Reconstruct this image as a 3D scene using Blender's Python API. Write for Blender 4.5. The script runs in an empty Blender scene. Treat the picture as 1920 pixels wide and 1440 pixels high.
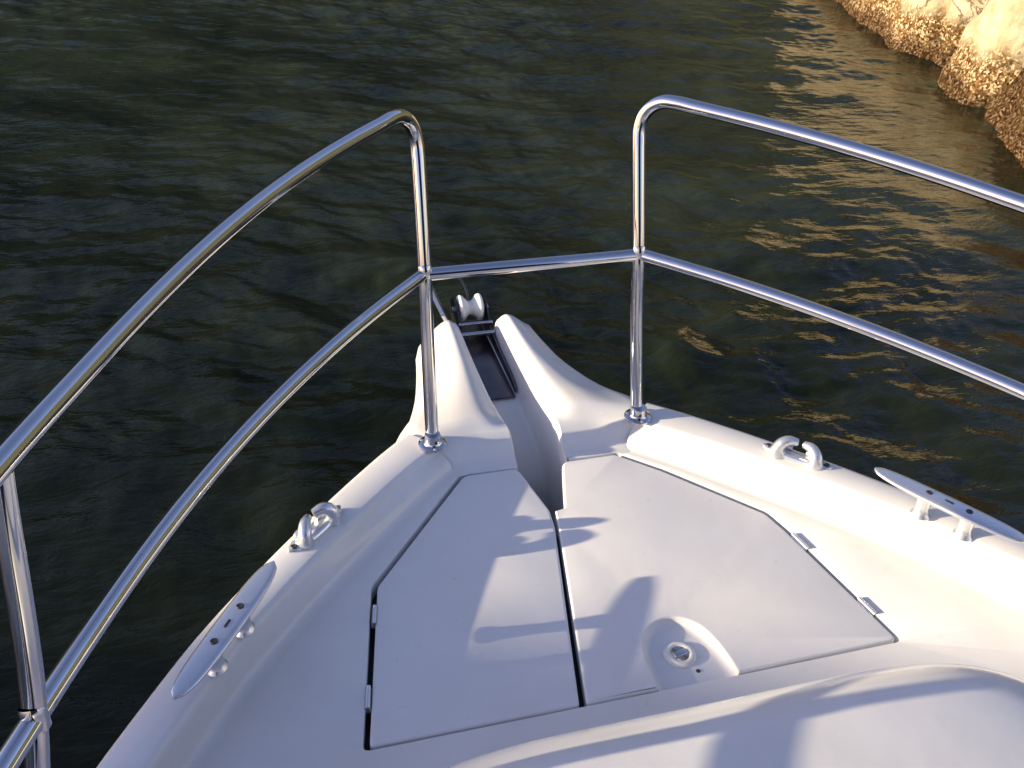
import bpy, bmesh, math, random
import numpy as np
from mathutils import Vector, Matrix, noise

# ------------------------------------------------------------------ camera, sky, sun, exposure
SC = bpy.context.scene
COL = SC.collection
rad = math.radians

cam_data = bpy.data.cameras.new("camera")
cam = bpy.data.objects.new("camera", cam_data)
COL.objects.link(cam)
SC.camera = cam
cam_data.sensor_width = 36.0
cam_data.lens = 35.50
cam_data.clip_start = 0.02
cam_data.clip_end = 3000.0
_r = Vector((0.96372631, -0.26376822, 0.04071767))
_u = Vector((0.11662798, 0.55342878, 0.82469055))
_f = Vector((0.24006148, 0.79002716, -0.56411663))
cam.matrix_world = Matrix(((_r.x, _u.x, -_f.x, -0.5404),
                           (_r.y, _u.y, -_f.y, -1.5846),
                           (_r.z, _u.z, -_f.z, 1.3015),
                           (0, 0, 0, 1)))

SUN_EL, SUN_AZ = 11.3, 274.5      # degrees; azimuth clockwise from +Y (the bow)
world = bpy.data.worlds.new("World")
SC.world = world
world.use_nodes = True
wn = world.node_tree
bg = wn.nodes["Background"]
sky = wn.nodes.new("ShaderNodeTexSky")
sky.sky_type = 'NISHITA'
sky.sun_disc = False
sky.sun_elevation = rad(SUN_EL)
sky.sun_rotation = rad(SUN_AZ)
sky.dust_density = 0.6
sky.ozone_density = 1.3
tint = wn.nodes.new("ShaderNodeMix")              # the clear evening sky leans to violet
tint.data_type = 'RGBA'; tint.blend_type = 'MULTIPLY'
tint.inputs[0].default_value = 1.0
tint.inputs[7].default_value = (1.07, 0.89, 1.06, 1)
wn.links.new(sky.outputs[0], tint.inputs[6])
wn.links.new(tint.outputs[2], bg.inputs[0])
bg.inputs[1].default_value = 0.11

sun_data = bpy.data.lights.new("sun", 'SUN')
sun_data.energy = 4.5
sun_data.angle = rad(0.55)
sun_data.color = (1.0, 0.84, 0.58)
sun = bpy.data.objects.new("sun", sun_data)
COL.objects.link(sun)
_s = Vector((math.sin(rad(SUN_AZ)) * math.cos(rad(SUN_EL)), math.cos(rad(SUN_AZ)) * math.cos(rad(SUN_EL)), math.sin(rad(SUN_EL))))
sun.rotation_euler = _s.to_track_quat('Z', 'Y').to_euler()

SC.view_settings.view_transform = 'Standard'
SC.view_settings.look = 'None'
SC.view_settings.exposure = 1.40
SC.view_settings.gamma = 1.0

WATER_Z = -0.90

# ------------------------------------------------------------------ helpers
def tag(o, label=None, cat=None, group=None, kind=None):
    if label: o["label"] = label
    if cat: o["category"] = cat
    if group: o["group"] = group
    if kind: o["kind"] = kind
    return o

def empty(name, loc=(0, 0, 0)):
    o = bpy.data.objects.new(name, None)
    COL.objects.link(o)
    o.location = loc
    return o

class MB:
    """collects vertices and faces of one mesh"""
    def __init__(self):
        self.v, self.f = [], []
    def add(self, vs, fs):
        n = len(self.v)
        self.v += [tuple(map(float, p)) for p in vs]
        self.f += [tuple(i + n for i in f) for f in fs]
    def loft(self, rows, closed=False):
        m = len(rows[0]); n = len(self.v)
        for r in rows:
            self.v += [tuple(map(float, p)) for p in r]
        for i in range(len(rows) - 1):
            for j in range(m if closed else m - 1):
                k = (j + 1) % m
                self.f.append((n + i * m + j, n + i * m + k, n + (i + 1) * m + k, n + (i + 1) * m + j))
        return n
    def cap(self, idx):
        self.f.append(tuple(idx))
    def box(self, c, size, rot=None, bev=0.0):
        bm = bmesh.new()
        bmesh.ops.create_cube(bm, size=1.0)
        for v in bm.verts:
            v.co = Vector((v.co.x * size[0], v.co.y * size[1], v.co.z * size[2]))
        if bev > 0:
            bmesh.ops.bevel(bm, geom=bm.edges[:], offset=bev, segments=3, affect='EDGES', profile=0.5)
        R = rot if rot is not None else Matrix.Identity(3)
        for v in bm.verts:
            v.co = R @ v.co + Vector(c)
        self.bm(bm)
    def bm(self, bm):
        bm.verts.index_update()
        self.add([v.co for v in bm.verts], [[v.index for v in f.verts] for f in bm.faces])
        bm.free()
    def tube(self, pts, r, seg=24, cap=True, up=None):
        pts = [Vector(p) for p in pts]
        rr = r if hasattr(r, '__len__') else [r] * len(pts)
        T = []
        for i in range(len(pts)):
            a = pts[max(i - 1, 0)]; b = pts[min(i + 1, len(pts) - 1)]
            T.append((b - a).normalized())
        nrm = T[0].orthogonal().normalized()
        rows = []
        for i, p in enumerate(pts):
            nrm = (nrm - T[i] * nrm.dot(T[i])).normalized()
            b = T[i].cross(nrm)
            rows.append([p + (nrm * math.cos(2 * math.pi * k / seg) + b * math.sin(2 * math.pi * k / seg)) * rr[i] for k in range(seg)])
        n = self.loft(rows, closed=True)
        if cap:
            self.cap(range(n, n + seg)); self.cap(range(n + (len(rows) - 1) * seg, n + len(rows) * seg))
    def lathe(self, prof, seg=40, M=None):
        """prof = [(radius, height)], axis +Z, moved by 4x4 M"""
        M = M if M is not None else Matrix.Identity(4)
        rows = [[M @ Vector((a * math.cos(2 * math.pi * k / seg), a * math.sin(2 * math.pi * k / seg), h)) for k in range(seg)] for a, h in prof]
        n = self.loft(rows, closed=True)
        if prof[0][0] > 0: self.cap(range(n, n + seg))
        if prof[-1][0] > 0: self.cap(range(n + (len(rows) - 1) * seg, n + len(rows) * seg))
    def build(self, name, mat, parent=None, smooth=35.0, weld=True):
        me = bpy.data.meshes.new(name)
        me.from_pydata(self.v, [], self.f)
        bm = bmesh.new(); bm.from_mesh(me)
        if weld:
            bmesh.ops.remove_doubles(bm, verts=bm.verts, dist=1e-5)
        bmesh.ops.recalc_face_normals(bm, faces=bm.faces)
        bm.to_mesh(me); bm.free()
        me.materials.append(mat)
        if smooth:
            me.shade_smooth()
            me.set_sharp_from_angle(angle=rad(smooth))
        o = bpy.data.objects.new(name, me)
        COL.objects.link(o)
        if parent is not None:
            o.parent = parent
            if parent.type == 'EMPTY':
                o.matrix_parent_inverse = Matrix.Translation(-parent.location)
        return o

def catmull(pts, n=8, closed=False):
    P = [np.array(p, float) for p in pts]
    out = []
    N = len(P)
    for i in range(N if closed else N - 1):
        p1, p2 = P[i], P[(i + 1) % N]
        p0 = P[i - 1] if (i > 0 or closed) else 2 * p1 - p2
        p3 = P[(i + 2) % N] if (i + 2 < N or closed) else 2 * p2 - p1
        # centripetal
        t1 = max(np.linalg.norm(p1 - p0) ** .5, 1e-4); t2 = t1 + max(np.linalg.norm(p2 - p1) ** .5, 1e-4); t3 = t2 + max(np.linalg.norm(p3 - p2) ** .5, 1e-4)
        for k in range(n):
            t = t1 + (t2 - t1) * k / n
            A1 = (t1 - t) / t1 * p0 + t / t1 * p1
            A2 = (t2 - t) / (t2 - t1) * p1 + (t - t1) / (t2 - t1) * p2
            A3 = (t3 - t) / (t3 - t2) * p2 + (t - t2) / (t3 - t2) * p3
            B1 = (t2 - t) / t2 * A1 + t / t2 * A2
            B2 = (t3 - t) / (t3 - t1) * A2 + (t - t1) / (t3 - t1) * A3
            out.append((t2 - t) / (t2 - t1) * B1 + (t - t1) / (t2 - t1) * B2)
    if not closed: out.append(P[-1])
    return out

def fillet(poly, r, n=5):
    """round the corners of a closed 2-D polygon; r is one radius or one per corner"""
    out = []
    N = len(poly)
    for i in range(N):
        a, b, c = (np.array(poly[(i + k) % N], float) for k in (-1, 0, 1))
        ri = r[i] if hasattr(r, '__len__') else r
        if ri <= 0: out.append(b); continue
        u, v = a - b, c - b
        lu, lv = np.linalg.norm(u), np.linalg.norm(v); u /= lu; v /= lv
        ang = math.acos(max(-1, min(1, float(u @ v))))
        d = min(ri / max(math.tan(ang / 2), 1e-3), lu * .45, lv * .45)
        s, e = b + u * d, b + v * d
        for k in range(n + 1):
            t = k / n
            out.append((1 - t) ** 2 * s + 2 * t * (1 - t) * b + t * t * e)
    return out

def area(poly):
    return 0.5 * sum(poly[i][0] * poly[(i + 1) % len(poly)][1] - poly[(i + 1) % len(poly)][0] * poly[i][1] for i in range(len(poly)))

def offset(poly, d):
    """inward (d > 0) offset of a closed counter-clockwise polygon, same point count"""
    N = len(poly); out = []
    for i in range(N):
        a, b, c = (np.array(poly[(i + k) % N], float) for k in (-1, 0, 1))
        u = (b - a); v = (c - b)
        lu, lv = np.linalg.norm(u), np.linalg.norm(v)
        u = u / max(lu, 1e-9); v = v / max(lv, 1e-9)
        n1 = np.array((-u[1], u[0])); n2 = np.array((-v[1], v[0]))
        m = n1 + n2; m = m / max(np.linalg.norm(m), 1e-6)
        out.append(b + m * d / max(float(m @ n1), 0.35))
    return out

def ccw(poly):
    return poly if area(poly) > 0 else poly[::-1]

def fill_polys(mb, outer, holes, z):
    """flat fill of an outline with holes at height z (number or function)"""
    zf = z if callable(z) else (lambda x, y: z)
    bm = bmesh.new()
    for loop in [outer] + holes:
        vs = [bm.verts.new((p[0], p[1], zf(p[0], p[1]))) for p in loop]
        for i in range(len(vs)):
            bm.edges.new((vs[i], vs[(i + 1) % len(vs)]))
    bmesh.ops.triangle_fill(bm, edges=bm.edges[:], use_beauty=True, use_dissolve=False, normal=(0, 0, 1))
    mb.bm(bm)

def ring(poly, z):
    return [(p[0], p[1], z) for p in poly]

def smoothstep(a, b, x):
    t = min(max((x - a) / (b - a), 0.0), 1.0)
    return t * t * (3 - 2 * t)

# ------------------------------------------------------------------ materials
class Nodes:
    def __init__(self, name):
        self.m = bpy.data.materials.new(name); self.m.use_nodes = True
        self.t = self.m.node_tree; self.b = self.t.nodes["Principled BSDF"]
    def n(self, kind, **kw):
        x = self.t.nodes.new(kind)
        for k, v in kw.items(): setattr(x, k, v)
        return x
    def l(self, a, b): self.t.links.new(a, b)
    def noise(self, scale, detail=4, rough=0.55, vec=None, dist=0.0):
        x = self.n("ShaderNodeTexNoise"); x.inputs["Scale"].default_value = scale
        x.inputs["Detail"].default_value = detail; x.inputs["Roughness"].default_value = rough
        x.inputs["Distortion"].default_value = dist
        if vec is not None: self.l(vec, x.inputs["Vector"])
        return x
    def pos(self):
        return self.n("ShaderNodeNewGeometry").outputs["Position"]
    def ramp(self, fac, stops):
        r = self.n("ShaderNodeValToRGB")
        while len(r.color_ramp.elements) < len(stops): r.color_ramp.elements.new(0.5)
        for e, (p, c) in zip(r.color_ramp.elements, stops):
            e.position = p; e.color = c if len(c) == 4 else (*c, 1)
        self.l(fac, r.inputs[0]); return r
    def mix(self, fac, a, b, mode='MIX'):
        x = self.n("ShaderNodeMix", data_type='RGBA', blend_type=mode)
        for s, val in ((x.inputs[0], fac), (x.inputs[6], a), (x.inputs[7], b)):
            if hasattr(val, 'links') or hasattr(val, 'is_linked'): self.l(val, s)
            elif hasattr(val, '__len__'): s.default_value = (*val, 1) if len(val) == 3 else val
            else: s.default_value = val
        return x.outputs[2]
    def bump(self, h, strength, dist, normal=None):
        b = self.n("ShaderNodeBump"); b.inputs["Strength"].default_value = strength; b.inputs["Distance"].default_value = dist
        self.l(h, b.inputs["Height"])
        if normal is not None: self.l(normal, b.inputs["Normal"])
        return b.outputs[0]

def gelcoat(name, base, rough, grain, spec=0.5):
    N = Nodes(name); p = N.pos()
    big = N.noise(5.0, 5, 0.6, p)
    c = N.mix(N.ramp(big.outputs[0], [(0.35, (0, 0, 0)), (0.7, (1, 1, 1))]).outputs[0], base, tuple(x * y for x, y in zip(base, (0.94, 0.935, 0.915))))
    # small scattered dirt specks
    sp = N.noise(210.0, 2, 0.5, p)
    spk = N.ramp(sp.outputs[0], [(0.72, (0, 0, 0)), (0.80, (1, 1, 1))])
    msk = N.ramp(N.noise(9.0, 3, 0.6, p).outputs[0], [(0.53, (0, 0, 0)), (0.66, (.16, .16, .16))])
    f = N.n("ShaderNodeMath", operation='MULTIPLY'); N.l(spk.outputs[0], f.inputs[0]); N.l(msk.outputs[0], f.inputs[1])
    c = N.mix(f.outputs[0], c, (0.34, 0.31, 0.27))
    N.l(c, N.b.inputs["Base Color"])
    rr = N.ramp(N.noise(22.0, 4, 0.6, p).outputs[0], [(0.3, (rough * .8,) * 3), (0.7, (rough * 1.25,) * 3)])
    N.l(rr.outputs[0], N.b.inputs["Roughness"])
    N.b.inputs["Specular IOR Level"].default_value = spec
    if grain > 0:
        fine = N.noise(420.0, 2, 0.6, p); mid = N.noise(9.0, 3, 0.5, p)
        n1 = N.bump(mid.outputs[0], 0.05, 0.02)
        N.l(N.bump(fine.outputs[0], grain, 0.0012, n1), N.b.inputs["Normal"])
    return N.m

M_GEL = gelcoat("glossy gelcoat", (0.69, 0.68, 0.66), 0.22, 0.05)
M_DECK = gelcoat("deck gelcoat", (0.69, 0.68, 0.665), 0.33, 0.16, 0.45)

def simple(name, col, rough, metal=0.0, spec=0.5, var=0.1, scale=40.0):
    N = Nodes(name)
    t = N.noise(scale, 4, 0.6, N.pos())
    N.l(N.mix(t.outputs[0], tuple(c * (1 - var) for c in col), tuple(min(1, c * (1 + var)) for c in col)), N.b.inputs["Base Color"])
    N.b.inputs["Roughness"].default_value = rough
    N.b.inputs["Metallic"].default_value = metal
    N.b.inputs["Specular IOR Level"].default_value = spec
    return N.m

def steel():
    N = Nodes("polished stainless steel"); p = N.pos()
    t = N.noise(18.0, 4, 0.6, p)
    N.l(N.mix(t.outputs[0], (0.52, 0.525, 0.545), (0.62, 0.62, 0.63)), N.b.inputs["Base Color"])
    N.b.inputs["Metallic"].default_value = 1.0
    r = N.ramp(N.noise(60.0, 3, 0.6, p).outputs[0], [(0.3, (0.03,) * 3), (0.75, (0.075,) * 3)])
    N.l(r.outputs[0], N.b.inputs["Roughness"])
    return N.m
M_STEEL = steel()
M_CAST = simple("cast cleat metal", (0.66, 0.67, 0.69), 0.26, 0.82, var=0.06)
M_DARKSTEEL = simple("dark bracket steel", (0.13, 0.12, 0.125), 0.30, 1.0, var=0.25)  # base tone darker than the rail steel
M_NYLON = simple("white nylon", (0.74, 0.72, 0.64), 0.45, var=0.06)
M_BLACK = simple("dark gap shade", (0.012, 0.011, 0.012), 0.6)
M_HOLE = simple("dark bolt recess", (0.03, 0.03, 0.035), 0.5)
M_LOCKER = simple("chain locker", (0.10, 0.09, 0.085), 0.7)
M_PLASTIC = simple("grey hinge plastic", (0.50, 0.50, 0.50), 0.4)

# ------------------------------------------------------------------ boat: shared curves (starboard half; port is mirrored)
ZG = lambda y: 0.0487 - 0.0585 * max(y, -1.1) if y < 0.02 else 0.0475 - 0.0585 * 0.02 - 0.13 * (y - 0.02) + 0.0
OUT = catmull([(.900, -4.6), (1.000, -3.0), (1.010, -2.2), (1.000, -1.6), (.978, -1.2), (.940, -.96), (.905, -.84), (.862, -.735), (.818, -.649), (.782, -.588), (.744, -.526), (.700, -.456), (.654, -.391),
               (.603, -.325), (.550, -.258), (.492, -.190), (.436, -.125), (.376, -.060), (.320, -.002), (.266, .048)], 6)
for _ in range(4):
    OUT = [OUT[0]] + [(OUT[k - 1] + 2 * OUT[k] + OUT[k + 1]) / 4 for k in range(1, len(OUT) - 1)] + [OUT[-1]]
STRIP = []
for k, p in enumerate(OUT):
    t = OUT[min(k + 1, len(OUT) - 1)] - OUT[max(k - 1, 0)]; t = t / np.linalg.norm(t)
    nin = np.array((-t[1], t[0]))
    w = float(np.interp(p[1], [-.9, -.65, -.3, 0, .05], [.063, .062, .066, .074, .076]))
    g = float(np.interp(p[1], [-1.2, -.62, -.45, -.3, -.12, .05], [.020, .012, .016, .024, .034, .038]))
    STRIP.append(np.array((*(p + nin * (w + g)), *(p + nin * w), *p)))

def outer_x(y):
    ys = [-0.10, 0.0, 0.048, 0.10, 0.15, 0.20, 0.30, 0.40, 0.48, 0.54]
    xs = [0.425, 0.318, 0.266, 0.247, 0.223, 0.199, 0.155, 0.120, 0.094, 0.079]
    return float(np.interp(y, ys, xs))
_OX = catmull([(0.318, 0.004), (0.266, 0.048), (0.249, 0.10), (0.228, 0.15), (0.206, 0.20), (0.172, 0.30), (0.150, 0.40), (0.137, 0.48), (0.130, 0.54)], 8)
def ox(y):
    return float(np.interp(y, [p[1] for p in _OX], [p[0] for p in _OX]))

boat = empty("motorboat", (0, 0, WATER_Z))
tag(boat, "white motorboat bow with twin hatch lids and polished steel guard rails", "boat")

# ---- bulwark: cove, inner face, flat cap, outer edge (both sides, one moulding)
def bulwark_rows(sx):
    rows = []
    for s in STRIP:
        F, I, O = s[0:2], s[2:4], s[4:6]
        z = ZG(float((I[1] + O[1]) / 2))
        n = O - F; n = n / np.linalg.norm(n)
        m = O - I; w = np.linalg.norm(m); m = m / w; I = I - m * .006; w += .006
        P = []
        def put(p, zz): P.append((sx * p[0], p[1], zz))
        put(F - n * .018, 0.0); put(F - n * .011, 0.0009); put(F - n * .005, 0.0035); put(F, 0.009); put(F + n * .003, 0.018)
        a = F + n * .003; b = I - m * .002
        for t in (.35, .65, .85): put(a * (1 - t) + b * t, 0.019 + (z - .010 - .019) * t)
        put(b, z - .010); put(I + m * .0005, z - .0045); put(I + m * .0045, z - .001); put(I + m * .010, z)
        for t in (.3, .6): put(I + m * (.010 + (w - .022) * t), z + .0015)
        put(O - m * .012, z); put(O - m * .005, z - .0015); put(O - m * .001, z - .006); put(O, z - .014); put(O - m * .001, z - .05); put(O - m * .008, z - .075)
        rows.append(P)
    return rows
mb = MB()
for sx in (1, -1): mb.loft(bulwark_rows(sx))
mb.build("bulwark", M_GEL, boat, 50)

# ---- bow platform: two raised horns with a channel between them
def horn_rows(sx):
    """rows run from the aft step forward; each row from the channel centre outward"""
    U = [0.0, .03, .06, .10, .14, .18, .24, .31, .40, .5, .6, .7, .8, .88, .94, .98, 1.0]
    xa = np.interp(U, [0, .2, .45, .7, .85, 1], [.055, .09, .14, .188, .222, .262])
    ya = np.interp(U, [0, .2, .45, .7, .85, 1], [.030, .030, .028, .012, -.004, .044])
    V = [-.3, -.25, -.2, -.15, -.1, -.06, -.03, 0, .03, .07, .11, .16, .22, .3, .38, .46, .54, .62, .7, .78, .85, .91, .95, .975, .99, 1.0, 1.004, 1.006]
    rows = []
    for v in V:
        vv = max(v, 0)
        row = []
        yc = .03 + .515 * min(v, 1.0) if v > 0 else .03 + .26 * v
        drop = 0.0; pinch = 1.0
        if v > .91:
            t = min((v - .91) / .09, 1.0); drop = .05 * (1 - math.sqrt(max(1 - t * t, 0))); pinch = 1 - .26 * t ** 3
            if v > 1.0: drop += (v - 1.0) * 12
        # channel floor, wall
        zr = float(np.interp(yc, [-.05, .03, .10, .20, .35, .52], [.045, .040, .024, .009, .006, .008])) - drop
        zf = float(np.interp(yc, [-.05, .03, .06, .10, .16, .25, .4, .55], [-.3, -.150, -.116, -.092, -.077, -.071, -.066, -.064]))
        if v >= 0:
            base = [(0, zf), (.030, zf), (.039, zf + .003), (.0435, zf + .012)]
            for a, h in base: row.append((sx * a, yc, min(h, zr - .012)))
            for t in (.3, .6, .85, 1): row.append((sx * (.0435 + .0070 * t), yc, max(zf + .012, min(zf + .012 + (zr - .0075 - zf - .012) * t, zr))))
            row.append((sx * .0518, yc, zr - .0055))
            xo = ox(min(max(yc, .044), .54))
            for u, Xa, Ya in zip(U, xa, ya):
                w = smoothstep(0, .25, v)
                y = Ya + (.545 - Ya) * min(v, 1.0)
                xo = ox(min(max(y, .044), .54)) * pinch
                x = Xa * (1 - w) + (.055 + u * (xo - .055)) * w
                crest = 0.020 * smoothstep(-.06, .27, u) * (1 - .35 * vv) * (1 - .9 * smoothstep(.40, 1.0, u))
                edge = float(np.interp(y, [-.05, .044, .1, .2, .35, .54], [ZG(-.02), ZG(.044), .026, .004, -.010, -.012])) - drop
                zl = zr + (edge - zr) * smoothstep(.2, 1, u)
                z = zl + crest * smoothstep(-.02, .10, v)
                if u > .9: z -= .008 * ((u - .9) / .1) ** 2
                row.append((sx * x, y, z))
            # outer side
            x1, y1, z1 = row[-1]
            fl = smoothstep(.05, .13, y1) * pinch
            row.append((x1 + sx * .006 * fl, y1, z1 - .008)); row.append((x1 + sx * .020 * fl, y1, z1 - .030)); row.append((x1 + sx * .036 * fl * (1 - .3 * vv), y1, z1 - .060)); row.append((x1 + sx * .036 * fl * (1 - .4 * vv), y1, z1 - .09))
        rows.append(row)
    rows = [r for r in rows if r]
    return rows
mb = MB()
for sx in (1, -1):
    R = horn_rows(sx)
    mb.loft(R)
    # aft step down to the deck: curved face below the first row
    first = R[0][9:9 + 16]
    S = []
    for k, (dy, t) in enumerate(((0.0, 0.0), (-.006, .012), (-.013, .05), (-.022, .16), (-.034, .40), (-.044, .66), (-.054, .85), (-.064, .96), (-.076, 1.0))):
        S.append([(p[0], p[1] + dy * (1.0 if abs(p[0]) < .17 else max(0.55, 1 - (abs(p[0]) - .17) * 6)), p[2] * (1 - t) + 0.0004 * t) for p in first])
    mb.loft(S)
    # channel floor running down into the chain locker, and its side walls
    for wall in ((0.0, 0.028, 0.0415),):
        Y = [.03, .024, .017, .008, -.004, -.014, -.024, -.034, -.046, -.0515, -.07, -.09, -.12, -.16, -.20, -.25]
        wt = lambda y: float(np.interp(y, [-.25, -.06, -.0515, -.046, -.034, -.024, -.014, -.004, .008, .017, .024, .03], [-.036, -.036, -.034, -.0005, .001, .0056, .013, .0235, .0332, .0375, .039, .0395]))
        zf = lambda y: float(np.interp(y, [-.25, -.16, -.10, -.06, -.03, 0, .015, .03], [-.545, -.54, -.50, -.43, -.335, -.235, -.190, -.150]))
        mb.loft([[(sx * a, y, zf(y) + b) for a, b in ((0, 0), (.030, 0), (.039, .003), (.0435, .012))] + [(sx * (.0435 + .0070 * t), y, zf(y) + .012 + (wt(y) - .0075 - zf(y) - .012) * t) for t in (.3, .6, .85, 1)] + [(sx * .0518, y, wt(y) - .0055), (sx * .0549, y, wt(y) + .0003)] for y in Y])
mb.build("bow_platform", M_GEL, boat, 50)

# ---- hull sides
def hull_rows():
    top = [(float(s[4]), float(s[5]), ZG(float((s[3] + s[5]) / 2)) - .05) for s in STRIP]
    for v in np.linspace(.1, 1.0, 22):
        y = .044 + (.545 - .044) * v
        top.append((ox(min(y, .54)) * (1 - .22 * max(0, (v - .91) / .09) ** 2) + .022 * smoothstep(.05, .13, y), y, float(np.interp(y, [.044, .1, .2, .35, .54], [ZG(.044), .024, .002, -.014, -.035])) - .075))
    top.append((0.0, .548, -.12))
    rows = []
    for k, t in enumerate(np.linspace(0, 1, 14)):
        r = []
        for x, y, z in top:
            fl = 1 - (.30 * t + .14 * t * t)
            pull = smoothstep(-1.2, .55, y)
            r.append((x * fl * (1 - .35 * t * pull), y - .45 * t * pull, z * (1 - t) + (-1.25) * t))
        rows.append(r)
    return rows
mb = MB()
H = hull_rows()
mb.loft(H); mb.loft([[(-x, y, z) for x, y, z in r] for r in H])
# transom
for a in range(len(H) - 1):
    p, q = H[a][0], H[a + 1][0]
    n = len(mb.v); mb.v += [p, q, (-q[0], q[1], q[2]), (-p[0], p[1], p[2])]; mb.f.append((n, n + 1, n + 2, n + 3))
mb.build("hull", M_GEL, boat, 50)

# ---- foredeck with the hatch well
CUT = catmull([(0.1560, -0.6425), (0.1545, -0.6150), (0.1480, -0.5700), (0.1310, -0.5290), (0.0980, -0.5060), (0.0610, -0.5110), (0.0320, -0.5400), (0.0205, -0.5800), (0.0165, -0.6425)], 6)
LID_L = [(-0.1735, -0.0620), (-0.1620, -0.0560), (-0.0610, -0.0560), (-0.0530, -0.0700), (-0.0290, -0.1930), (-0.0325, -0.2400), (-0.1175, -0.6425), (-0.4470, -0.6400), (-0.3840, -0.3190)]
LID_R = [(0.0400, -0.0560), (0.1560, -0.0560), (0.2310, -0.1270), (0.3810, -0.2960), (0.3960, -0.3480), (0.4550, -0.6400), (0.1560, -0.6425),
         *[tuple(p) for p in CUT[1:-1]], (0.0165, -0.6425),
         (-0.1060, -0.6425), (-0.0260, -0.2400), (-0.0190, -0.1970), (0.0010, -0.1930)]
WELL = [(-0.185, -0.060), (-0.172, -0.0505), (-0.0555, -0.0505), (0.0555, -0.0505), (0.165, -0.0505), (0.240, -0.120), (0.389, -0.289), (0.405, -0.346), (0.4640, -0.6465), (0.155, -0.6475), (0.0165, -0.6475), (-0.112, -0.6475), (-0.4600, -0.6475), (-0.3960, -0.3160)]
WELL = ccw(fillet(WELL, [.02, .02, 0, 0, .02, .03, .03, .03, .012, 0, 0, 0, .012, .04]))
half = []
for s in STRIP:
    F, O = s[0:2], s[4:6]
    n = O - F; n = n / np.linalg.norm(n); p = F - n * .018
    if p[1] > -1.6: half.append((float(p[0]), float(p[1])))
front = [(0.228, -0.040), (0.205, -0.030), (0.17, -0.034), (0.10, -0.040), (0.0555, -0.041)]
half = [h for h in half if h[0] > .19] + front
k0 = min(range(len(WELL)), key=lambda k: np.hypot(WELL[k][0] + .0555, WELL[k][1] + .0505))
k1 = min(range(len(WELL)), key=lambda k: np.hypot(WELL[k][0] - .0555, WELL[k][1] + .0505))
n_w = len(WELL)
path = [WELL[(k1 - i) % n_w] for i in range(n_w) if i <= (k1 - k0) % n_w] if (k1 - k0) % n_w > n_w / 2 else [WELL[(k1 + i) % n_w] for i in range((k0 - k1) % n_w + 1)]
deck_outline = half + [tuple(p) for p in path] + [(-x, y) for x, y in half[::-1]]
mb = MB()
fill_polys(mb, deck_outline, [], 0.0)
W0 = offset(WELL, 0.0012); W1 = offset(WELL, 0.002)
order = [(k1 + i) % n_w for i in range((k0 - k1) % n_w + 1)] if (k0 - k1) % n_w > n_w / 2 else [(k1 - i) % n_w for i in range((k1 - k0) % n_w + 1)]
pick = lambda P: [P[k] for k in order]
mb.loft([ring(pick(WELL), 0.0), ring(pick(W0), -.0008), ring(pick(W1), -.003), ring(pick(W1), -.034)])
mb.build("foredeck", M_DECK, boat, 40)

# ---- hatch well lining: gutter floor coloured dark for gap shade, chain locker under opening
mb = MB()
G = offset(WELL, 0.001)
fill_polys(mb, pick(G) + [(-.0545, -.235), (.0545, -.235)], [], -.033)
g = mb.build("gutter_shade", M_BLACK, boat, 0)
mb = MB()
L = [(-.0545, -.0515), (-.0545, -.262), (.0545, -.262), (.0545, -.0515)]
mb.loft([ring(L, -.033), ring(L, -.55)]); mb.add(ring(L, -.55), [(0, 1, 2, 3)])
mb.build("chain_locker", M_LOCKER, boat, 0)

def lid(outline, radii, hole_from=None):
    mb = MB()
    P = ccw(fillet(outline, radii))
    r = .0048
    rings = []
    for t in range(6):
        a = math.pi / 2 * t / 5
        rings.append((offset(P, r * (1 - math.sin(a))), -r * (1 - math.cos(a))))
    fill_polys(mb, rings[0][0], [], 0.0)
    mb.loft([ring(p, z) for p, z in rings] + [ring(P, -.026)], closed=True)
    return mb, P
mb, PL = lid(LID_L, [.012, .012, .012, .02, .008, .02, .006, .008, .03])
lid_l = mb.build("hatch_lid", M_DECK, boat, 40)
tag(lid_l, "narrow port hatch lid mostly in shade")
mb, PR = lid(LID_R, [.022, .012, .03, .03, .03, .01, .003] + [0.0] * (len(CUT) - 2) + [.003, .006, .006, .003, .004])
# finger recess that scoops down from the lid to the latch floor
cut = CUT
ctr = np.array((0.086, -0.60))
rows = []
for d, z in ((-.0002, -.0050), (.0015, -.0075), (.004, -.0105), (.0075, -.0132), (.0125, -.0150), (.018, -.0155)):
    row = []
    for p in cut:
        v = ctr - p; v[1] *= (0.0 if p[1] < -.63 else 1.0); v = v / np.linalg.norm(v)
        row.append((*(p + v * d), z))
    rows.append(row)
mb.loft(rows)
last = rows[-1]
fill_polys(mb, ccw([(p[0], p[1]) for p in last]), [], -.0155)
lid_r = mb.build("hatch_lid", M_DECK, boat, 40)
tag(lid_r, "wide starboard hatch lid with scooped latch recess, mostly sunlit")

# latch: low round flush lift ring
mb = MB()
Mx = Matrix.Translation((0.083, -0.574, -.0155))
mb.lathe([(.0150, .0030), (.0165, .0048), (.0190, .0062), (.0225, .0060), (.0255, .0044), (.0275, .0018), (.0280, 0.0)], 48, Mx)
latch = mb.build("latch", M_NYLON, lid_r, 40)
mb = MB(); mb.lathe([(0.0, .0012), (.008, .0014), (.013, .0026), (.0158, .0040)], 40, Mx)
mb.build("latch_dish", M_STEEL, latch, 40)
mb = MB()
mb.box((0.083, -0.574, -.0105), (.024, .011, .0035), Matrix.Rotation(rad(12), 3, 'Z'), .0014)
mb.build("lift_tab", M_STEEL, latch, 40)
mb = MB(); mb.lathe([(0.0, .0012), (.003, .0012), (.004, 0.0)], 16, Matrix.Translation((0.100, -0.612, -.0153)))
mb.build("screw", M_HOLE, lid_r, 40)

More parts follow.
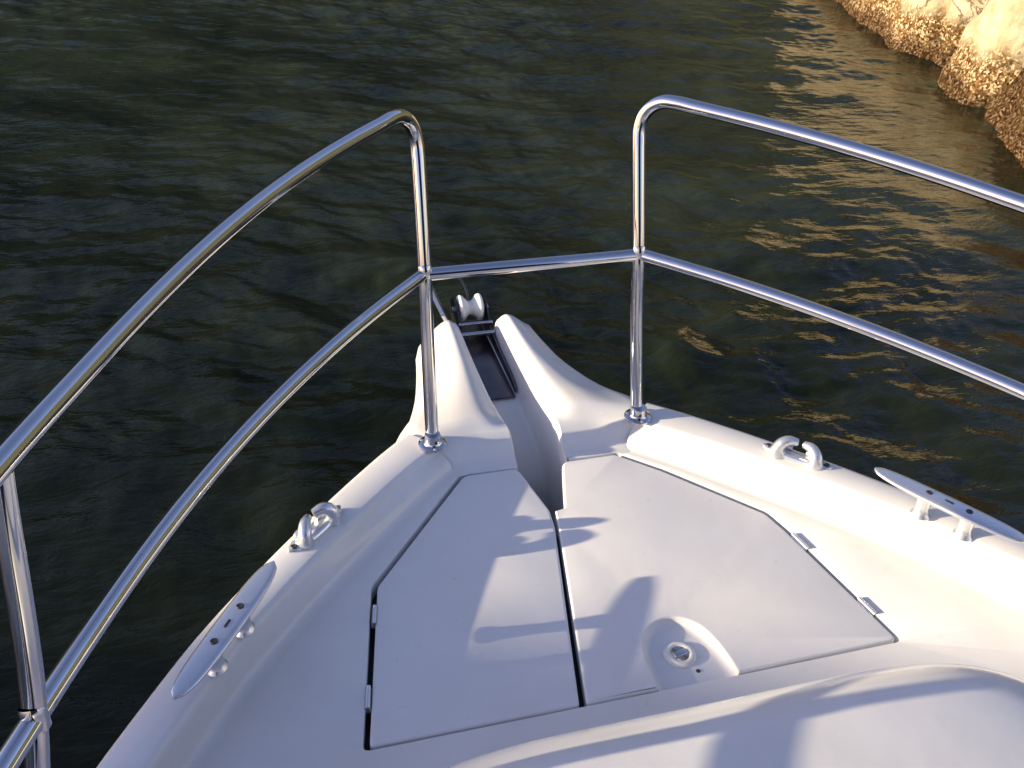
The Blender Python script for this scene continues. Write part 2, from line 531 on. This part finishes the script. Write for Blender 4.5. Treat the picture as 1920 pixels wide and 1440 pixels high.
def hinge(parent, a, b, w, mat):
    a, b = Vector((*a, 0)), Vector((*b, 0))
    d = (b - a).normalized(); c = (a + b) / 2
    R = Matrix((d, Vector((-d.y, d.x, 0)), Vector((0, 0, 1)))).transposed()
    m = MB(); m.box((c.x, c.y, -.0075), ((b - a).length, w, .011), R, .0025)
    m.tube([a + Vector((0, 0, -.0005)), b + Vector((0, 0, -.0005))], .0040, 14)
    return m.build("hinge", mat, parent, 40)
hinge(lid_l, (-0.3955, -0.3640), (-0.4035, -0.4040), .010, M_CAST)
hinge(lid_l, (-0.4320, -0.5300), (-0.4400, -0.5720), .010, M_CAST)
hinge(lid_r, (0.4060, -0.3620), (0.4145, -0.4050), .010, M_CAST)
hinge(lid_r, (0.4410, -0.5400), (0.4490, -0.5800), .010, M_CAST)

# ---- coachroof behind the hatches
CF = [(0.0, -0.672), (0.16, -0.673), (0.30, -0.678), (0.40, -0.694), (0.475, -0.730), (0.530, -0.790), (0.565, -0.870), (0.595, -1.0), (0.620, -1.25), (0.650, -1.7), (0.66, -2.6), (0.64, -3.9)]
CF = catmull([(x, y - .088) for x, y in CF], 6)
CFULL = [(-p[0], p[1]) for p in CF[::-1]] + [(p[0], p[1]) for p in CF[1:]]
CFULL = ccw(CFULL)
prof = [(-.020, 0.0006), (-.008, .002), (0.0, .007), (.006, .035), (.012, .075), (.019, .110), (.028, .136), (.040, .154), (.056, .167), (.078, .177), (.105, .184), (.14, .189), (.19, .192), (.25, .1935), (.31, .194)]
mb = MB()
Q = []
for p in CFULL:
    f = 1 - smoothstep(.70, 1.25, -p[1])
    Q.append(np.array((p[0] * .42, p[1] - .33 * f)))
camber = lambda x: .034 * (1 - (x / .62) ** 2)
rows = []
for d, z in prof:
    row = []
    for p, q in zip(CFULL, Q):
        v = q - np.array(p); L = np.linalg.norm(v); o = np.array(p) + v / L * d
        row.append((o[0], o[1], z + camber(o[0]) * smoothstep(.0, .11, d)))
    rows.append(row)
n = len(rows[0])
cut_i = max(range(n), key=lambda k: -rows[0][k][1] + (0 if rows[0][k][0] < 0 else -9))
rows = [r[cut_i:] + r[:cut_i] for r in rows]
mb.loft(rows)
last = rows[-1]
m = n // 2
top = []
for k in range(n // 2):
    a, b = np.array(last[k]), np.array(last[n - 1 - k])
    top.append([(*(a + (b - a) * t)[:2],   .194 + .034 * (1 - ((a + (b - a) * t)[0] / .62) ** 2)) for t in np.linspace(0, 1, 17)])
mb.loft(top)
mb.build("coachroof", M_GEL, boat, 40)

# ---- unseen navy canvas hood added aft of the camera for dark rail reflections
mb = MB()
rows = []
for t, (y, zs, ws) in enumerate(((-2.30, .55, .93), (-2.34, .80, .97), (-2.46, .93, .99), (-2.75, 1.0, 1.0), (-3.3, 1.02, 1.0), (-4.0, .98, 1.0))):
    row = []
    for k in range(33):
        a = math.pi * k / 32
        row.append((.86 * ws * math.copysign(abs(math.cos(a)) ** .45, math.cos(a)), y, .16 + 1.78 * zs * abs(math.sin(a)) ** .5))
    rows.append(row)
mb.loft(rows)
bot = [(p[0], -2.27, .17) for p in rows[0]]
mb.loft([bot, rows[0]])
hood = mb.build("added_hood", simple("navy canvas", (0.012, 0.020, 0.075), 0.8, spec=0.2), boat, 60)
mb = MB(); mb.tube([(p[0] * .985, -2.80, .16 + (p[2] - .16) * .985) for p in rows[3]], .012, 16)
mb.build("added_hoop", M_STEEL, hood, 40)

# ---- anchor roller in the channel
mb = MB()
def plate(mb, pts, x, th):
    n = len(pts)
    mb.loft([[(x - th / 2, y, z) for y, z in pts], [(x + th / 2, y, z) for y, z in pts]], closed=True)
    k = len(mb.v)
    mb.cap(range(k - 2 * n, k - n)); mb.cap(range(k - n, k))
mb.box((0, .455, -.0635), (.068, .36, .004), None, .001)
for sx in (-1, 1):
    plate(mb, [(.285, -.060), (.285, -.048), (.33, -.040), (.45, -.036), (.53, -.026), (.560, .004), (.590, .022), (.625, .018), (.650, -.004), (.655, -.03), (.635, -.060)], sx * .0385, .0035)
roller = mb.build("anchor_roller", M_DARKSTEEL, boat, 40)
Mr = Matrix.Translation((0, .600, -.004)) @ Matrix.Rotation(rad(90), 4, 'Y')
mb = MB()
mb.lathe([(.009, -.0310), (.030, -.0310), (.0345, -.0285), (.0355, -.024), (.0335, -.0185), (.026, -.0125), (.0195, -.006), (.0175, 0), (.0195, .006), (.026, .0125), (.0335, .0185), (.0355, .024), (.0345, .0285), (.030, .0310), (.009, .0310)], 40, Mr)
mb.build("sheave", M_NYLON, roller, 60)
mb = MB(); mb.tube([(-.047, .600, -.004), (.047, .600, -.004)], .0075, 18)
mb.build("axle", M_STEEL, roller)
mb = MB(); mb.tube([(-.044, .515, -.030), (.044, .515, -.030)], .006, 16); mb.tube([(-.044, .535, -.012), (.044, .535, -.012)], .004, 14)
mb.build("retaining_pin", M_STEEL, roller)
mb = MB(); plate(mb, [(.535, -.03), (.545, .012), (.60, .040), (.70, .046), (.745, .030), (.752, .008), (.70, .002), (.62, -.012), (.57, -.03)], -.060, .010)
mb.v = [(x - (z + .03) * .50, y, z) for x, y, z in mb.v]
mb.build("guide_cheek", M_CAST, roller, 40)
mb = MB(); mb.tube(catmull([(.006, .632, -.01), (.004, .66, .016), (0, .70, .022), (-.004, .76, .012), (-.006, .80, -.02)], 5), .004, 12)
mb.build("shackle_wire", M_DARKSTEEL, roller)

# ---- guard rails
RR = .0134
def rail_curve(x0, c, z0, dz, ys, tail):
    out = []
    for y in ys:
        t = .083 - y
        out.append((x0 + c[0] * t + c[1] * t * t + c[2] * t ** 3, y, z0 + dz * t))
    return out + tail
TOP = rail_curve(.292, (.9483, -.6501, .2786), .6846, -.0082, [.083, .03, -.03, -.1, -.18, -.27, -.37, -.48, -.6, -.74], [(.838, -.87, .677), (.888, -1.06, .676), (.935, -1.36, .675), (.962, -1.80, .674), (.965, -2.6, .672)])
MID = rail_curve(.2205, (.9843, -.4337, .0781), .3884, .0027, [.083, .03, -.03, -.1, -.18, -.27, -.37, -.48, -.58, -.68], [(.8105, -.806, .391), (.861, -.935, .391), (.908, -1.13, .391), (.950, -1.42, .391), (.968, -1.80, .391), (.968, -2.6, .391)])
mirror = lambda P, sx: [(sx * p[0], p[1], p[2]) for p in P]
mb = MB()
for sx in (1, -1):
    mb.tube(catmull(mirror(MID, sx), 6), RR * .96, 28)
mb.tube([(-.217, .083, .3883), (.217, .083, .3883)], RR * .96, 28)
for sx in (1, -1):
    for (x, y, z) in ((.2165, .083, .3884), (.8105, -.806, .391)):       # weld collars where the mid rail meets the posts
        mb.tube([(sx * x, y - .0015, z - .0155), (sx * x, y, z - .013), (sx * x, y, z + .013), (sx * x, y + .0015, z + .0155)], [RR * 1.0, RR * 1.07, RR * 1.07, RR * 1.0], 24, False)
rail = mb.build("bow_rail", M_STEEL, boat, 40)
for sx in (1, -1):
    m = MB()
    post = [(.2205, -.003, .040), (.2190, .028, .155), (.2175, .060, .275), (.2165, .083, .388), (.2155, .115, .500), (.2152, .143, .592)]
    bend = [(.2165, .152, .622), (.2225, .153, .648), (.2340, .145, .668), (.2500, .130, .681)]
    pts = catmull(post, 5)[:-1] + catmull([post[-1]] + bend + [(.2690, .1085, .6850)] + TOP[:1], 6)[:-1] + catmull(TOP, 6)
    m.tube(mirror(pts, sx), RR, 28)
    m.build("top_rail", M_STEEL, rail, 40)
    m = MB()
    a, b, c = Vector((.7900, -.742, .670)), Vector((.8105, -.806, .391)), Vector((.864, -.878, .095))
    m.tube(mirror(catmull([a, b, c], 8), sx), RR * .97, 28)
    st = m.build("stanchion", M_STEEL, rail, 40)
    m = MB(); m.tube(mirror([(.955, -1.62, .675), (.960, -1.66, .39), (.962, -1.70, .11)], sx), RR * .97, 24)
    m.build("stanchion", M_STEEL, rail, 40)
    # flanges
    for (x, y, z) in ((.2206, -.006, ZG(-.006) + .0015), (.868, -.872, ZG(-.872) + .0015), (.962, -1.70, ZG(-1.7) + .0015)):
        m = MB(); m.lathe([(0, .0), (.029, .0), (.029, .0025), (.027, .0045), (.019, .0055), (.0165, .009), (.0160, .024), (.0145, .0255), (.0, .0255)], 40, Matrix.Translation((sx * x, y, z)))
        fl = m.build("base_flange", M_STEEL, rail, 40)
        m = MB(); m.lathe([(0, 0.001), (.0035, 0.001), (.0035, -.003), (0, -.003)], 12, Matrix.Translation((sx * x - sx * .003, y - .0162, z + .014)) @ Matrix.Rotation(rad(90), 4, 'X'))
        m.build("set_screw", M_HOLE, fl, 40)
        for a in (30, 150, 270):
            m = MB(); m.lathe([(0, .0016), (.003, .0014), (.0042, 0.0)], 12, Matrix.Translation((sx * x + .0235 * math.cos(rad(a)), y + .0235 * math.sin(rad(a)), z + .0040)))
            m.build("screw", M_CAST, fl, 40)

# ---- mooring cleats: long flat bar on two feet, bolted from above
def frame(c, d, zax=(0, 0, 1)):
    d = Vector((d[0], d[1], 0)).normalized()
    M = Matrix((d, Vector((-d.y, d.x, 0)), Vector((0, 0, 1)))).transposed().to_4x4()
    return Matrix.Translation(c) @ M
def put(mb0, M, mb):
    mb.add([M @ Vector(p) for p in mb0.v], mb0.f)
def cleat(sx):
    c = (sx * .6305, -.473, ZG(-.47)); d = (sx * -.545, .838)
    M = frame(c, d)
    mb = MB()
    LEN = .142
    rows = []
    for t in np.linspace(-1, 1, 33):
        x = t * LEN
        w = .0195 * math.sqrt(max(1 - abs(t) ** 6, 0.0)) ** 1.0 * (1 - .25 * t * t) + .0018
        th = .0062 * (1 - .45 * abs(t) ** 2)
        z = .0500 + .0020 * t * t
        r = []
        for k in range(20):
            a = 2 * math.pi * k / 20
            ca, sa = math.cos(a), math.sin(a)
            r.append((x, math.copysign(abs(ca) ** .55, ca) * w, z + math.copysign(abs(sa) ** .75, sa) * th))
        rows.append(r)
    b = MB(); n = b.loft(rows, closed=True); b.cap(range(n, n + 20)); b.cap(range(n + 32 * 20, n + 33 * 20))
    for x in (-.040, .040):
        R = []
        for k, (z, w, l) in enumerate(((.0005, .0155, .0185), (.003, .0152, .018), (.006, .0115, .0145), (.020, .0090, .0120), (.034, .0100, .0135), (.048, .0140, .0185))):
            R.append([(x + l * math.cos(2 * math.pi * q / 24), w * math.sin(2 * math.pi * q / 24), z) for q in range(24)])
        n = b.loft(R, closed=True); b.cap(range(n, n + 24))
    put(b, M, mb)
    o = mb.build("mooring_cleat", M_CAST, boat, 50)
    for x in (-.037, .037):
        m = MB(); m.lathe([(0, .0012), (.0022, .0012), (.0050, .0018), (.0062, .0008), (.0064, -.002)], 18, M @ Matrix.Translation((x, 0, .0560)))
        m.build("bolt", M_HOLE, o, 40)
    m = MB(); m.box((0, 0, .0565), (.016, .0042, .002), None, .0008); m2 = MB(); put(m, M, m2)
    m2.build("slot", M_HOLE, o, 40)
    return o
for sx in (-1, 1):
    o = cleat(sx)
    tag(o, "long flat shaded cleat bar on the port gunwale" if sx < 0 else "long flat cleat bar on two feet on the sunlit starboard gunwale")

# ---- bow chocks: base plate with two inward curling horns
def chock(sx):
    c = (sx * .4760, -.2215, ZG(-.22) + .001); d = (sx * -.705, .709)
    M = frame(c, d)
    s = -sx            # inboard side in the local frame
    b = MB()
    R = []
    for t in np.linspace(-1, 1, 25):
        w = .0145 * (1 - abs(t) ** 4) ** .5 + .0008
        h = .0075 + .004 * math.exp(-((abs(t) - .5) / .2) ** 2)
        R.append([(t * .071, -w, 0), (t * .071, -w * .93, h * .7), (t * .071, -w * .7, h), (t * .071, w * .7, h), (t * .071, w * .93, h * .7), (t * .071, w, 0)])
    b.loft(R)
    for e in (-1, 1):
        P = [(e * .038, s * -.006, .001), (e * .039, s * -.008, .014), (e * .034, s * -.005, .027), (e * .023, s * .002, .0335), (e * .007, s * .009, .0315)]
        P2 = catmull(P, 5)
        b.tube(P2, list(np.interp(np.linspace(0, 1, len(P2)), [0, .3, .7, 1], [.0185, .0130, .0110, .0075])), 18)
        P = [(e * .040, s * .009, .002), (e * .036, s * .011, .010), (e * .026, s * .0115, .013), (e * .014, s * .0115, .012)]
        P2 = catmull(P, 4); b.tube(P2, list(np.linspace(.009, .005, len(P2))), 14)
    mb = MB(); put(b, M, mb)
    o = mb.build("bow_chock", M_CAST, boat, 50)
    for e in (-1, 1):
        m = MB(); m.lathe([(0, .0008), (.0024, .0008), (.0048, .0016), (.0058, .0004), (.006, -.002)], 18, M @ Matrix.Translation((e * .0590, 0, .0088)))
        m.build("bolt", M_HOLE, o, 40)
    return o
for sx in (-1, 1):
    o = chock(sx)
    tag(o, "two horned chock on the port gunwale" if sx < 0 else "two horned chock on the starboard gunwale")

# ------------------------------------------------------------------ water
def water_mat():
    N = Nodes("dark green sea water"); p = N.pos()
    big = N.noise(0.9, 6, 0.62, p, 0.6)
    murk = N.mix(N.ramp(big.outputs[0], [(.32, (0, 0, 0)), (.70, (1, 1, 1))]).outputs[0], (0.0022, 0.0045, 0.0022), (0.0265, 0.0340, 0.0180))
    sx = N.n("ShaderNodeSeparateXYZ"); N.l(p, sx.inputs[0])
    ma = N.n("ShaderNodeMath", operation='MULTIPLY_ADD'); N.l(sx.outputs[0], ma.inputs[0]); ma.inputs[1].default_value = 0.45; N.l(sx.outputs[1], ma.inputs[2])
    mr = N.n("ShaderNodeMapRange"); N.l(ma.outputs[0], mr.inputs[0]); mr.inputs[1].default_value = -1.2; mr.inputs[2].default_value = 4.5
    N.l(N.mix(mr.outputs[0], (0.0006, 0.0011, 0.0006), murk), N.b.inputs["Base Color"])  # near-left darkening: hull shade and dim reflection put into the water colour
    N.b.inputs["Roughness"].default_value = 0.035
    N.b.inputs["IOR"].default_value = 1.30
    N.b.inputs["Specular Tint"].default_value = (1.0, 0.97, 0.60, 1)
    mp = N.n("ShaderNodeMapping"); N.l(p, mp.inputs[0])
    mp.inputs["Rotation"].default_value = (0, 0, rad(15)); mp.inputs["Scale"].default_value = (0.55, 1.25, 1.0)
    a = N.noise(9.0, 4, 0.55, mp.outputs[0], 0.6)
    b = N.noise(30.0, 3, 0.5, mp.outputs[0], 0.4)
    n1 = N.bump(a.outputs[0], 0.50, 0.016)
    N.l(N.bump(b.outputs[0], 0.50, 0.005, n1), N.b.inputs["Normal"])
    return N.m
def axis(lo, hi, step, far, k=1.16):
    a = list(np.arange(lo, hi + 1e-6, step)); s = step
    left, right = [], []
    x = a[0]; s = step
    while x > -far: s *= k; x -= s; left.append(x)
    x = a[-1]; s = step
    while x < far: s *= k; x += s; right.append(x)
    return np.array(left[::-1] + a + right)
WX, WY = axis(-3.2, 5.6, .021, 900), axis(-1.2, 9.6, .021, 900)
GX, GY = np.meshgrid(WX, WY)
rng = np.random.default_rng(7)
Zw = np.zeros_like(GX)
wx = GX + .09 * np.sin(1.7 * GY + .6) + .05 * np.sin(3.9 * GY + 1.1 * GX)
wy = GY + .10 * np.sin(1.3 * GX + .2) + .05 * np.sin(3.1 * GX - 1.7 * GY)
for i in range(90):
    lam = .065 * (14 ** rng.random() ** 1.25)
    ang = rad(73) + rng.normal(0, .75)
    k = 2 * math.pi / lam
    amp = .0052 * lam ** 1.05 * (1.0 if lam < .45 else .75) * (.5 + rng.random())
    Zw += amp * np.sin(k * (wx * math.cos(ang) + wy * math.sin(ang)) + rng.random() * 6.283)
for i in range(16):                                  # sharp little crests
    lam = .22 + .55 * rng.random()
    ang = rad(73) + rng.normal(0, .65)
    ph = math.pi / lam * (wx * math.cos(ang) + wy * math.sin(ang)) + rng.random() * 6.283 + .8 * np.sin(1.9 * wx * math.sin(ang) - 1.9 * wy * math.cos(ang) + rng.random() * 6.283)
    Zw += .0034 * lam * ((1 - np.abs(np.sin(ph))) ** 2 - .25)
fade = np.clip(1.3 - np.hypot(GX - 1, GY - 4) / 14, 0, 1)
Zw *= fade
# gentle patches of rougher and calmer water
Zw *= .75 + .45 * (np.sin(.9 * GX + .5 * GY) * np.sin(.6 * GY - .4 * GX + 1.0))
nv = GX.size
me = bpy.data.meshes.new("water")
ny, nx = GX.shape
co = np.stack([GX, GY, Zw + WATER_Z], -1).reshape(-1, 3).astype(np.float32)
idx = np.arange(nv).reshape(ny, nx)
quads = np.stack([idx[:-1, :-1], idx[:-1, 1:], idx[1:, 1:], idx[1:, :-1]], -1).reshape(-1, 4)
me.vertices.add(nv); me.vertices.foreach_set("co", co.ravel())
me.loops.add(quads.size); me.loops.foreach_set("vertex_index", quads.ravel().astype(np.int32))
me.polygons.add(len(quads)); me.polygons.foreach_set("loop_start", (np.arange(len(quads)) * 4).astype(np.int32))
me.update(calc_edges=True); me.validate()
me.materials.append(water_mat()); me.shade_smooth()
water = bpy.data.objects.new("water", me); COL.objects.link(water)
tag(water, kind="structure")

# ------------------------------------------------------------------ shore rocks
def rock_mat(wet=0.0):
    N = Nodes("sunlit shore rock"); p = N.pos()
    sep = N.n("ShaderNodeSeparateXYZ"); N.l(p, sep.inputs[0])
    h = N.n("ShaderNodeMath", operation='SUBTRACT'); N.l(sep.outputs[2], h.inputs[0]); h.inputs[1].default_value = WATER_Z
    wob = N.noise(3.0, 4, 0.6, p)
    hm = N.n("ShaderNodeMath", operation='MULTIPLY_ADD'); N.l(wob.outputs[0], hm.inputs[0]); hm.inputs[1].default_value = 0.30; N.l(h.outputs[0], hm.inputs[2])
    a = N.noise(6.0, 6, 0.62, p)
    cream = N.ramp(a.outputs[0], [(0.30, (0.24, 0.185, 0.10)), (0.5, (0.34, 0.285, 0.19)), (0.7, (0.42, 0.37, 0.27))]).outputs[0]
    vo = N.n("ShaderNodeTexVoronoi"); vo.inputs["Scale"].default_value = 70.0; N.l(p, vo.inputs["Vector"])
    sepc = N.n("ShaderNodeSeparateColor"); N.l(vo.outputs["Color"], sepc.inputs[0])
    barn = N.ramp(sepc.outputs[0], [(0.0, (0.035, 0.014, 0.003)), (0.35, (0.105, 0.056, 0.019)), (0.65, (0.19, 0.118, 0.048)), (1.0, (0.48, 0.40, 0.27))]).outputs[0]
    f1 = N.n("ShaderNodeMapRange"); N.l(hm.outputs[0], f1.inputs[0]); f1.inputs[1].default_value = 0.40 + wet * 1.4; f1.inputs[2].default_value = 0.52 + wet * 1.4
    c = N.mix(f1.outputs[0], barn, cream)
    ck = N.noise(1.7, 5, 0.6, p, 0.8)
    cr = N.ramp(ck.outputs[0], [(0.470, (0, 0, 0)), (0.488, (.85, .85, .85)), (0.506, (0, 0, 0))])
    c = N.mix(cr.outputs[0], c, (0.045, 0.025, 0.010))
    f2 = N.n("ShaderNodeMapRange"); N.l(hm.outputs[0], f2.inputs[0]); f2.inputs[1].default_value = 0.20 + wet; f2.inputs[2].default_value = 0.32 + wet * 1.3
    c = N.mix(f2.outputs[0], N.mix(1.0, barn, (0.30, 0.26, 0.24), 'MULTIPLY'), c)
    N.l(c, N.b.inputs["Base Color"])
    N.b.inputs["Roughness"].default_value = 0.75
    N.b.inputs["Specular IOR Level"].default_value = 0.06
    n1 = N.bump(a.outputs[0], 0.5, 0.05)
    N.l(N.bump(vo.outputs["Distance"], 0.30, 0.008, n1), N.b.inputs["Normal"])
    return N.m
M_ROCK, M_WETROCK = rock_mat(), rock_mat(0.38)

def boulder(label, c, size, seed, rotz=0.0, res=150, power=3.2, group=None, rough=1.0, lean=0.0, mat=None):
    """rounded block (superellipsoid) with layered relief and barnacle-sized bumps near the water"""
    c = Vector(c); off = Vector((seed * 17.3, seed * 5.1, seed * 9.7))
    R = Matrix.Rotation(rotz, 3, 'Z')
    rows = []
    nu, nv_ = res * 2, res
    for j in range(nv_ + 1):
        th = math.pi * (j + .001) / (nv_ + .002) - math.pi / 2
        row = []
        for i in range(nu):
            ph = 2 * math.pi * i / nu
            d = Vector((math.cos(th) * math.cos(ph), math.cos(th) * math.sin(ph), math.sin(th)))
            q = sum(abs(a) ** power for a in d) ** (-1.0 / power)
            p = Vector((d.x * q * size[0], d.y * q * size[1], d.z * q * size[2]))
            p.x += lean * p.z
            w = R @ p + c
            nn = (R @ Vector((d.x / size[0], d.y / size[1], d.z / size[2]))).normalized()
            s = noise.multi_fractal(w * .7 + off, 1.0, 2.0, 4) * .10 + noise.ridged_multi_fractal(w * 1.6 + off, .9, 2.1, 4, 1.0, 2.0) * .045
            s -= .055 * math.exp(-(noise.noise(w * 1.05 + off * 2) / .035) ** 2) * (1 if rough > .5 else 0)
            k = math.exp(-max(w.z - (WATER_Z + .45), 0) * 5)
            s += (noise.noise(w * 14 + off) * .5 + noise.noise(w * 32 + off) * .4) * (.007 + .010 * k)
            row.append(w + nn * (s - .12) * rough)
        rows.append(row)
    mb = MB(); mb.loft(rows, closed=True)
    o = mb.build("shore_rock", mat or M_ROCK, None, 0, weld=False)
    o.data.shade_smooth()
    tag(o, label, "rock", group)
    return o
boulder("large cream rock rising from the water at the upper edge, barnacles along its foot", (6.67, 6.74, -.6), (1.6, 2.32, 1.15), 1, rad(-13.2), 300, 7.0, "rocks along the shore", lean=.30)
boulder("cream rock wedged between two dark cracks in the top right corner", (5.42, 4.06, -.6), (1.0, .31, 1.05), 2, rad(-15), 220, 6.0, "rocks along the shore", lean=.26)
boulder("low wet brown rock below the lower crack at the right edge", (5.47, 2.92, -.9), (1.4, 1.00, .60), 3, rad(-13.2), 240, 5.0, "rocks along the shore", lean=.35, mat=M_WETROCK)
boulder("unseen tall rock added off the port side to shade the aft deck", (-12.3, -.16, -.9), (1.1, 1.95, 3.515), 4, 0, 120, 2.0, "rocks along the shore", rough=.25)  # unseen rock added and shaped to throw the soft shade on the aft lids

# ------------------------------------------------------------------ hillside round the cove
N = Nodes("scrub hillside"); p = N.pos()
a = N.noise(.35, 6, .65, p)
N.l(N.ramp(a.outputs[0], [(.35, (.026, .036, .017)), (.5, (.050, .060, .032)), (.68, (.15, .135, .09))]).outputs[0], N.b.inputs["Base Color"])
N.b.inputs["Roughness"].default_value = .9
mb = MB(); rows = []
for r, h in ((38, -2.0), (40, 2.5), (44, 9), (51, 18), (62, 28), (78, 40), (98, 52), (122, 60), (155, 62)):
    row = []
    for k in range(121):
        az = rad(-52 + 150 * k / 120)
        w = smoothstep(0, .16, k / 120) * (1 - .35 * smoothstep(.8, 1, k / 120))
        d = Vector((math.sin(az), math.cos(az), 0)) * r
        hh = h * w * (.85 + .5 * noise.noise(d * .025)) + (2.0 * noise.noise(d * .11) + 1.1 * noise.noise(d * .3)) * min(1, max(h, 0) / 5)
        row.append((d.x, d.y, hh + WATER_Z if h > 0 else -3))
    rows.append(row)
mb.loft(rows)
tag(mb.build("hills", N.m, None, 180), kind="structure")
